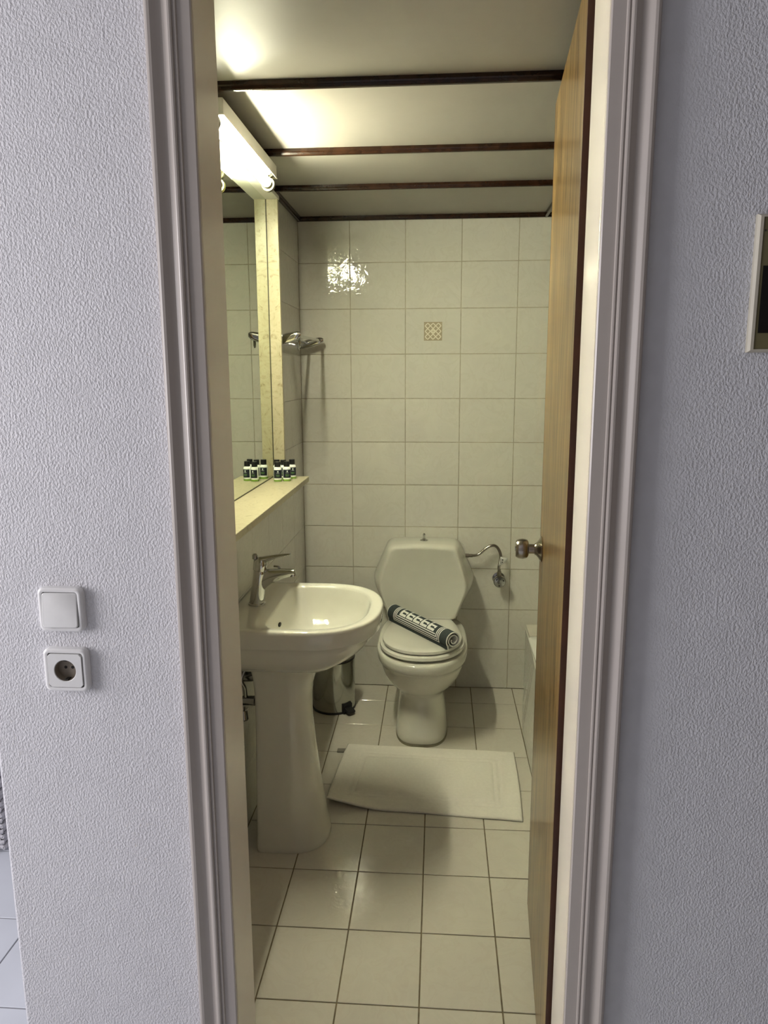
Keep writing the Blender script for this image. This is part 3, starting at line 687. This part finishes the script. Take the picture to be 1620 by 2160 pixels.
# water supply hose and wall valve
hs = empty('water_supply_hose', (0.298, 3.45, 0.56), 'braided water hose with round wall valve right of the cistern', 'water hose')
HP = [(0.138, 3.425, 0.687), (0.178, 3.428, 0.687), (0.200, 3.43, 0.696), (0.224, 3.432, 0.717), (0.250, 3.433, 0.733), (0.272, 3.434, 0.733), (0.289, 3.434, 0.714), (0.298, 3.434, 0.686), (0.296, 3.434, 0.656), (0.291, 3.434, 0.630), (0.293, 3.434, 0.604)]
tube('hose', spline(HP, 6), 0.0068, 'steel_brushed', hs)
lathe('hose_nut', (0.1325, 3.425, 0.687), (1, 0, 0), [(0, 0.0100), (0.016, 0.0100), (0.017, 0.0085), (0.034, 0.0085)], 'steel_brushed', hs, seg=6)
lathe('hose_nut', (0.2930, 3.434, 0.590), (0, 0, 1), [(0, 0.0110), (0.020, 0.0110), (0.022, 0.008), (0.030, 0.008)], 'steel_brushed', hs, seg=6)
lathe('valve_body', (0.2955, YB-0.001, 0.562), (0, -1, 0), [(0, 0.030), (0.005, 0.030), (0.008, 0.016), (0.050, 0.016), (0.052, 0.012)], 'chrome_dark', hs, seg=24)
hd = lathe('valve_handle', (0.2955, 3.438, 0.562), (0, -1, 0), [(0, 0.026), (0.002, 0.0285), (0.016, 0.0285), (0.020, 0.025), (0.021, 0.012), (0.0225, 0.0115), (0.023, 0.0)], 'chrome_dark', hs, seg=24)
for k in range(3):
    a = 2*PI*k/3 + 0.4
    lathe('handle_slot', (0.2955+0.017*math.cos(a), 3.4195, 0.562+0.017*math.sin(a)), (0, -1, 0), [(0, 0.0045), (0.0022, 0.0045)], 'dark_hole', hd, seg=10)
lb = MB(); ln = 5
for k in range(ln):
    x0 = 0.291 + 0.0085*k; yy = 3.425 - 0.004*math.sin(k*1.2)
    lb.v += [(x0+0.006, yy, 0.684 - 0.002*k), (x0-0.003, yy+0.002, 0.640 + 0.003*k)]
for k in range(ln-1): lb.f.append((2*k, 2*k+1, 2*k+3, 2*k+2))
lo = lb.build('hose_label', 'paper_label', hs, True); so = lo.modifiers.new('thick', 'SOLIDIFY'); so.thickness = 0.0006
lt = MB()
for (a, b, c, d) in ((0.2965, 0.2985, 0.652, 0.676), (0.303, 0.3065, 0.655, 0.662), (0.303, 0.309, 0.666, 0.672)): lt.box(a, b, 3.4195, 3.4203, c, d)
lt.build('label_print', 'black_plastic', lo)

# ------------------------------------------------------------------ rolled bath mat on the lid
RZ = 0.4348
PA, PB = Vector((-0.190, 3.222, 0)), Vector((0.068, 2.872, 0))
ax = (PB-PA).normalized(); LEN = (PB-PA).length; hv = Vector((ax.y, -ax.x, 0));
if hv.y > 0: hv = -hv
RO = 0.0365; TH = 0.0042
TH1, TURNS = math.radians(128), 2.15
TH0 = TH1 - TURNS*2*PI
def rad(th): return 0.0125 + (RO-0.0125)*((th-TH0)/(TH1-TH0))**0.85
RC = RZ + RO + 0.0005
def rp(u, th, off=0.0):
    r = rad(th) + off
    sq = 0.93
    return PA + ax*u + hv*(r*math.sin(th)*1.03) + Vector((0, 0, RC + r*math.cos(th)*(1.0 if math.cos(th) > 0 else 1.0)))
ths = [TH0 + (TH1-TH0)*k/110 for k in range(111)]
outer = [(th, 0.0) for th in ths]
def section(u):
    o_, i_ = [], []
    for th in ths: o_.append(rp(u, th, 0)); i_.append(rp(u, th, -TH))
    e = rp(u, TH1, 0); ei = rp(u, TH1, -TH); 
    for k in range(1, 5):                                   # the loose end hanging at the front
        s = 0.0035*k; dd = hv*(-0.25*s + 0.10*s) + Vector((0, 0, -s*0.98)); o_.append(e + dd); i_.append(ei + dd)
    return o_ + i_[::-1]
rl = empty('rolled_bath_mat', ((PA+PB)/2 + Vector((0, 0, RZ))), 'rolled dark grey bath mat with white meander pattern on the toilet lid', 'bath mat')
r0, r1 = section(0.0), section(LEN); n = len(r0); half = n//2
v = [tuple(p) for p in r0 + r1]; f = []
for j in range(n):
    k = (j+1) % n; f.append((j, k, n+k, n+j))
sheet = obj('mat_sheet', v, f, ['roll_dark', 'roll_white'], rl, True, 50)
for i, p in enumerate(sheet.data.polygons):
    if i >= half: p.material_index = 1
def edge(u, du):
    a, b = section(u), section(u+du); vv = []; ff = []
    for j in range(half):
        vv += [a[j], a[n-1-j], b[j], b[n-1-j]]
    for j in range(half-1):
        o0, o1 = 4*j, 4*j+4
        ff += [(o0, o1, o1+1, o0+1), (o0+2, o0+3, o1+3, o1+2), (o0, o0+2, o1+2, o1), (o0+1, o1+1, o1+3, o0+3)]
    return vv, ff
for u, du in ((LEN, 0.0035), (-0.0035, 0.0035)):
    obj('stitched_edge', *edge(u, du), 'roll_white', rl, True, 50)
pt = MB()
def patch(u0, u1, t0, t1, off=0.0006):
    t0, t1 = math.radians(t0), math.radians(t1); ns = max(1, int(abs(t1-t0)/0.1)); vv, ff = [], []
    for k in range(ns+1):
        th = t0 + (t1-t0)*k/ns; vv += [rp(u0, th, off), rp(u1, th, off)]
    for k in range(ns): ff.append((2*k, 2*k+1, 2*k+3, 2*k+2))
    pt.add(vv, ff)
ub, du, lw, topA = 0.047, 0.0125, 0.0052, -45
for k in range(4):
    ul, ur = ub + k*du*0.8, LEN - ub - k*du*0.8; tb_ = 122 - 15.0*k
    patch(ul, ur, tb_-7.5, tb_)
    if k < 3: patch(ul, ul+lw, topA, tb_-7.5); patch(ur-lw, ur, topA, tb_-7.5)
patch(ub + 3*du*0.8 + 0.010, LEN - ub - 3*du*0.8 - 0.010, -22, -14)
ka, kb_ = ub + 3*du*0.8 + 0.012, LEN - ub - 3*du*0.8 - 0.010; nc = 5; cw = (kb_-ka)/nc
for k in range(nc):                                        # meander blocks
    u0 = ka + k*cw; g = cw*0.10
    patch(u0, u0+cw-g, 46, 64); patch(u0, u0+cw*0.30, 16, 46); patch(u0+cw*0.30, u0+cw-g, 16, 31); patch(u0+cw*0.72, u0+cw-g, 31, 39)
    patch(u0, u0+cw*0.16, -14, 16)
pt.build('meander_pattern', 'roll_white', sheet, True)

# ------------------------------------------------------------------ pedal bin
BX, BY, BRAD, BH = -0.474, 3.242, 0.098, 0.252
bn = empty('pedal_bin', (BX, BY, 0), 'small chrome pedal bin behind the washbasin pedestal', 'bin')
lathe('base_ring', (BX, BY, 0.0003), (0, 0, 1), [(0, BRAD+0.002), (0.008, BRAD+0.003), (0.010, BRAD-0.002)], 'black_plastic', bn, seg=64)
lathe('bin_body', (BX, BY, 0.0095), (0, 0, 1), [(0, BRAD), (0.003, BRAD+0.0006), (BH-0.022, BRAD), (BH-0.019, BRAD-0.003)], 'bin_steel', bn, seg=64)
lathe('lid_rim', (BX, BY, BH-0.0095), (0, 0, 1), [(0, BRAD-0.001), (0.001, BRAD+0.002), (0.008, BRAD+0.002), (0.009, BRAD-0.003)], 'black_plastic', bn, seg=64)
lathe('bin_lid', (BX, BY, BH-0.0005), (0, 0, 1), [(0, BRAD-0.001), (0.006, BRAD-0.003), (0.014, BRAD*0.85), (0.021, BRAD*0.5), (0.0235, 0.0)], 'bin_steel', bn, seg=64)
pa = math.atan2(3.165-BY, -0.400-BX); pd = Vector((math.cos(pa), math.sin(pa), 0)); ps = Vector((-pd.y, pd.x, 0))
def pp(a, s, z): p = Vector((BX, BY, 0)) + pd*a + ps*s; return (p.x, p.y, z)
def pbox(name, a0, a1, s0, s1, za0, za1, zb0, zb1):
    """box tapering in height from a0 (za0..za1) to a1 (zb0..zb1)"""
    v = [pp(a0,s0,za0),pp(a1,s0,zb0),pp(a1,s1,zb0),pp(a0,s1,za0),pp(a0,s0,za1),pp(a1,s0,zb1),pp(a1,s1,zb1),pp(a0,s1,za1)]
    return obj(name, v, [(0,3,2,1),(4,5,6,7),(0,1,5,4),(1,2,6,5),(2,3,7,6),(3,0,4,7)], 'black_plastic', bn)
pbox('pedal_housing', BRAD-0.004, BRAD+0.010, -0.024, 0.024, 0.006, 0.052, 0.008, 0.044)
pbox('pedal', BRAD+0.006, BRAD+0.040, -0.019, 0.019, 0.018, 0.034, 0.012, 0.021)

# ------------------------------------------------------------------ bath mat on the floor
bmv, bmf = [], []
NU, NV = 110, 76
FL, FR, NR, NL = Vector((-0.364, 2.872)), Vector((0.322, 2.848)), Vector((0.306, 2.370)), Vector((-0.398, 2.408))
def sm(a, b, x): t = min(1, max(0, (x-a)/(b-a))); return t*t*(3-2*t)
for j in range(NV+1):
    for i in range(NU+1):
        u, w = i/NU, j/NV                       # w: 0 near edge, 1 far edge
        p = (NL*(1-u)+NR*u)*(1-w) + (FL*(1-u)+FR*u)*w
        p = p + Vector((0.010*math.sin(PI*w)*(1 if u > .5 else -1)*abs(u-.5)*2*0.4, 0.004*math.sin(PI*u*1.3)*(1-w)))
        xm, ym = u*0.69, w*0.47
        e = min(xm, 0.69-xm, ym, 0.47-ym)
        z = 0.0095 + 0.0012*math.sin(23*xm+3*ym)*math.sin(17*ym+1.0)
        z -= 0.0060*(math.exp(-((e-0.072)/0.005)**2) + 0.7*math.exp(-((e-0.094)/0.005)**2))
        if e > 0.10: z += 0.0010
        if w > 0.72: z += 0.0032*sm(0.72, 0.86, w)*math.exp(-((ym-0.385-0.010*math.sin(9*xm+1))/0.010)**2)*(0.6+0.4*math.sin(14*xm))
        z -= 0.004*(1-sm(0, 0.008, e))
        c = max(0, 1 - (u/0.34 + w/0.42)); z += 0.034*c**1.5       # lifted near-left corner
        bmv.append((p.x + 0.012*c*c, p.y + 0.008*c*c, z))
for j in range(NV):
    for i in range(NU):
        a = j*(NU+1)+i; bmf.append((a, a+1, a+NU+2, a+NU+1))
bm_ = empty('bath_mat', (-0.03, 2.62, 0), 'white terry bath mat lying on the floor before the toilet', 'bath mat')
mo = obj('mat_cloth', bmv, bmf, 'mat_white', bm_, True, 60)
so = mo.modifiers.new('thick', 'SOLIDIFY'); so.thickness = 0.0072; so.offset = -1
tg = MB(); tg.box(-0.402, -0.350, 2.806, 2.834, 0.0015, 0.0050); tg.build('sewn_tag', 'mat_tag', bm_)

# ------------------------------------------------------------------ bath: apron, tub, ledge (mostly behind the door)
bt = empty('bathtub', (0.78, 2.55, 0), 'white bathtub with cream apron behind the door', 'bathtub')
TP = [(0.4305, YB-0.001, 0.4305), (0.426, 3.32, 0.408), (0.4215, 3.13, 0.385), (0.415, 3.02, 0.3755), (0.405, 2.6, 0.372), (0.40, 1.75, 0.372)]   # top x, y, bottom x
av, af_ = [], []
for tx_, y, bx_ in TP: av += [(bx_, y, 0.0006), (tx_, y, 0.312), (tx_+0.03, y, 0.312), (bx_+0.03, y, 0.0006)]
for k in range(len(TP)-1):
    for j in range(4):
        l = (j+1) % 4; af_.append((4*k+j, 4*k+l, 4*k+4+l, 4*k+4+j))
af_ += [(0, 1, 2, 3), tuple(4*(len(TP)-1)+j for j in (3, 2, 1, 0))]
obj('apron', av, af_, 'wall_tile', bt)
def tubring(x0, x1, y0, y1, r, z):
    return [(x, y, z) for x, y in rrect((x0+x1)/2, (y0+y1)/2, x1-x0, y1-y0, r, 6)]
TB = [tubring(0.424, XR-0.002, 1.76, 3.326, 0.02, 0.313), tubring(0.4225, XR-0.002, 1.758, 3.328, 0.022, 0.318), tubring(0.4225, XR-0.002, 1.758, 3.328, 0.022, 0.327), tubring(0.428, XR-0.006, 1.764, 3.322, 0.022, 0.332),
      tubring(0.485, XR-0.06, 1.84, 3.25, 0.10, 0.330), tubring(0.50, XR-0.075, 1.86, 3.23, 0.11, 0.31), tubring(0.54, XR-0.11, 1.92, 3.17, 0.12, 0.10), tubring(0.60, XR-0.17, 2.0, 3.09, 0.12, 0.055)]
loft('tub', TB, 'enamel', bt, cap0=False, cap1=True, angle=50)
lg = tag(box('ledge_slab', 0.4318, XR-0.001, 3.337, YB-0.0005, 0.3125, 0.3325, 'pale_stone', bevel=0.002), 'pale stone ledge slab at the back end of the bath', 'ledge')

# ------------------------------------------------------------------ light switch and power socket
def surf_box(name, cx, cz, size, depth, label, cat):
    e = empty(name, (cx, YF, cz-size/2), label, cat)
    o = rrect(cx, cz, size*1.02, size*1.02, 0.011); q_ = rrect(cx, cz, size, size, 0.010); q2 = rrect(cx, cz, size-0.004, size-0.004, 0.009); i_ = rrect(cx, cz, size-0.0145, size-0.0145, 0.005)
    rings = [[(x, YF-0.0002, z) for x, z in o], [(x, YF-depth*0.80, z) for x, z in q_], [(x, YF-depth*0.96, z) for x, z in q2], [(x, YF-depth, z) for x, z in rrect(cx, cz, size-0.010, size-0.010, 0.007)], [(x, YF-depth+0.0008, z) for x, z in i_], [(x, YF-depth+0.006, z) for x, z in i_]]
    loft('frame', rings, 'switch_frame', e, cap1=False, angle=35)
    return e
SWX, SWZ, SSZ, SD = -0.6462, 1.1296, 0.0780, 0.013
sw = surf_box('light_switch', SWX, SWZ, SSZ, SD, 'white square rocker light switch on the left wall', 'light switch')
rk = SSZ-0.0172; c_ = rrect(SWX, SWZ, rk, rk, 0.0045); c2 = rrect(SWX, SWZ, rk-0.002, rk-0.002, 0.004)
def tilt(z): return 0.0022*(SWZ-z)/(rk/2)
def tiltx(x): return 0.0012*(SWX-x)/(rk/2)
loft('rocker', [[(x, YF-SD+0.006, z) for x, z in c_], [(x, YF-SD-0.0012-tilt(z)-tiltx(x), z) for x, z in c_], [(x, YF-SD-0.0020-tilt(z)-tiltx(x), z) for x, z in c2]], 'switch_plastic', sw, angle=35)
SOX, SOZ = -0.6458, 1.0196
sk = surf_box('power_socket', SOX, SOZ, SSZ, SD, 'white round-well power socket below the light switch', 'power socket')
seg = 40; RW = 0.0192
sq = []
for k in range(seg):
    a = 2*PI*(k+0.5)/seg; c, s = math.cos(a), math.sin(a); mxx = max(abs(c), abs(s)); sq.append((c/mxx*rk/2, s/mxx*rk/2))
cir = [(RW*math.cos(2*PI*(k+0.5)/seg), RW*math.sin(2*PI*(k+0.5)/seg)) for k in range(seg)]
rings = [[(SOX+x, YF-SD+0.006, SOZ+z) for x, z in sq], [(SOX+x, YF-SD-0.0008, SOZ+z) for x, z in sq], [(SOX+x*0.985, YF-SD-0.0014, SOZ+z*0.985) for x, z in sq], [(SOX+x*1.05, YF-SD-0.0014, SOZ+z*1.05) for x, z in cir], [(SOX+x, YF-SD-0.0004, SOZ+z) for x, z in cir]]
plate = obj('cover_plate', *loft_data(rings, False, False), 'switch_plastic', sk, True, 30)
rings = [[(SOX+x, YF-SD-0.0004, SOZ+z) for x, z in cir], [(SOX+x*0.985, YF-SD+0.0122, SOZ+z*0.985) for x, z in cir]]
well = obj('socket_well', *loft_data(rings, False, True), 'socket_well', sk, True, 30)
for sx in (-0.0062, 0.0062): lathe('contact_hole', (SOX+sx+0.001, YF-SD+0.0123, SOZ+0.0015), (0, -1, 0), [(0, 0.0027), (0.0006, 0.0027)], 'dark_hole', well, seg=14)
for s in (1, -1): 
    q = MB(); q.box(SOX-0.0030, SOX+0.0030, YF-SD+0.001, YF-SD+0.0118, SOZ+s*0.0178-0.0012, SOZ+s*0.0178+0.0012); q.build('earth_clip', 'dark_hole', well)

# ------------------------------------------------------------------ distribution board at the right edge
pn = empty('fuse_box', (0.60, YF, 1.557), 'beige recessed fuse box with dark window on the right wall', 'fuse box')
px0, px1, pz0, pz1, pdp = 0.4655, 0.745, 1.5575, 1.7565, 0.012
def prec(x0, x1, z0, z1, y): return [(x0, y, z0), (x1, y, z0), (x1, y, z1), (x0, y, z1)]
loft('frame', [prec(px0, px1, pz0, pz1, YF-0.0002), prec(px0, px1, pz0, pz1, YF-pdp*0.6), prec(px0+0.003, px1-0.003, pz0+0.003, pz1-0.003, YF-pdp), prec(px0+0.0075, px1-0.0075, pz0+0.0045, pz1-0.0045, YF-pdp), prec(px0+0.0082, px1-0.0082, pz0+0.005, pz1-0.005, YF-pdp+0.0022)], 'panel_frame', pn, smooth=False)
box('front_plate', px0+0.0084, px1-0.0084, YF-pdp+0.0012, YF-0.002, pz0+0.0052, pz1-0.0052, 'panel_face', pn)
box('dark_window', 0.4775, 0.70, YF-pdp+0.0004, YF-pdp+0.0011, 1.586, 1.683, 'dark_glass', pn)
for xx, zz in ((0.4765, 1.733),): lathe('screw', (xx, YF-pdp+0.0011, zz), (0, -1, 0), [(0, 0.0015), (0.0008, 0.0013)], 'dark_hole', pn, seg=10)

# ------------------------------------------------------------------ woven seat beyond the wall corner
wk = empty('wicker_pouf', (-1.66, 2.37, 0), 'grey woven rattan seat standing beyond the wall corner', 'seat')
wx0, wx1, wy0, wy1, wz1 = -1.94, -1.388, 2.08, 2.62, 0.43
box('core', wx0+0.008, wx1-0.008, wy0+0.008, wy1-0.008, 0.012, wz1, 'wicker', wk)
nz = 22; pitch_ = (wz1-0.015)/nz; nst = 18
wv = MB()
for side in range(2):                                    # the two sides one can see: weave strands bulging over and under the stakes
    for k in range(nz):
        z = 0.015 + (k+0.5)*pitch_; pts = []
        for j in range(nst*4+1):
            s = j/(nst*4); o_ = 0.0045*math.sin(PI*j/4 + (PI if k % 2 else 0))
            pts.append((wx1+o_-0.004, wy0+(wy1-wy0)*s, z) if side == 0 else (wx0+(wx1-wx0)*s, wy0-o_+0.004, z))
        wv.add(*tube_data(pts, pitch_*0.46, 6))
tag(wv.build('woven_strands', 'wicker', wk, True), kind='stuff')
cu = box('seat_cushion', wx0, wx1, wy0, wy1, wz1, wz1+0.07, 'paper_label', wk, bevel=0.02, seg=4)
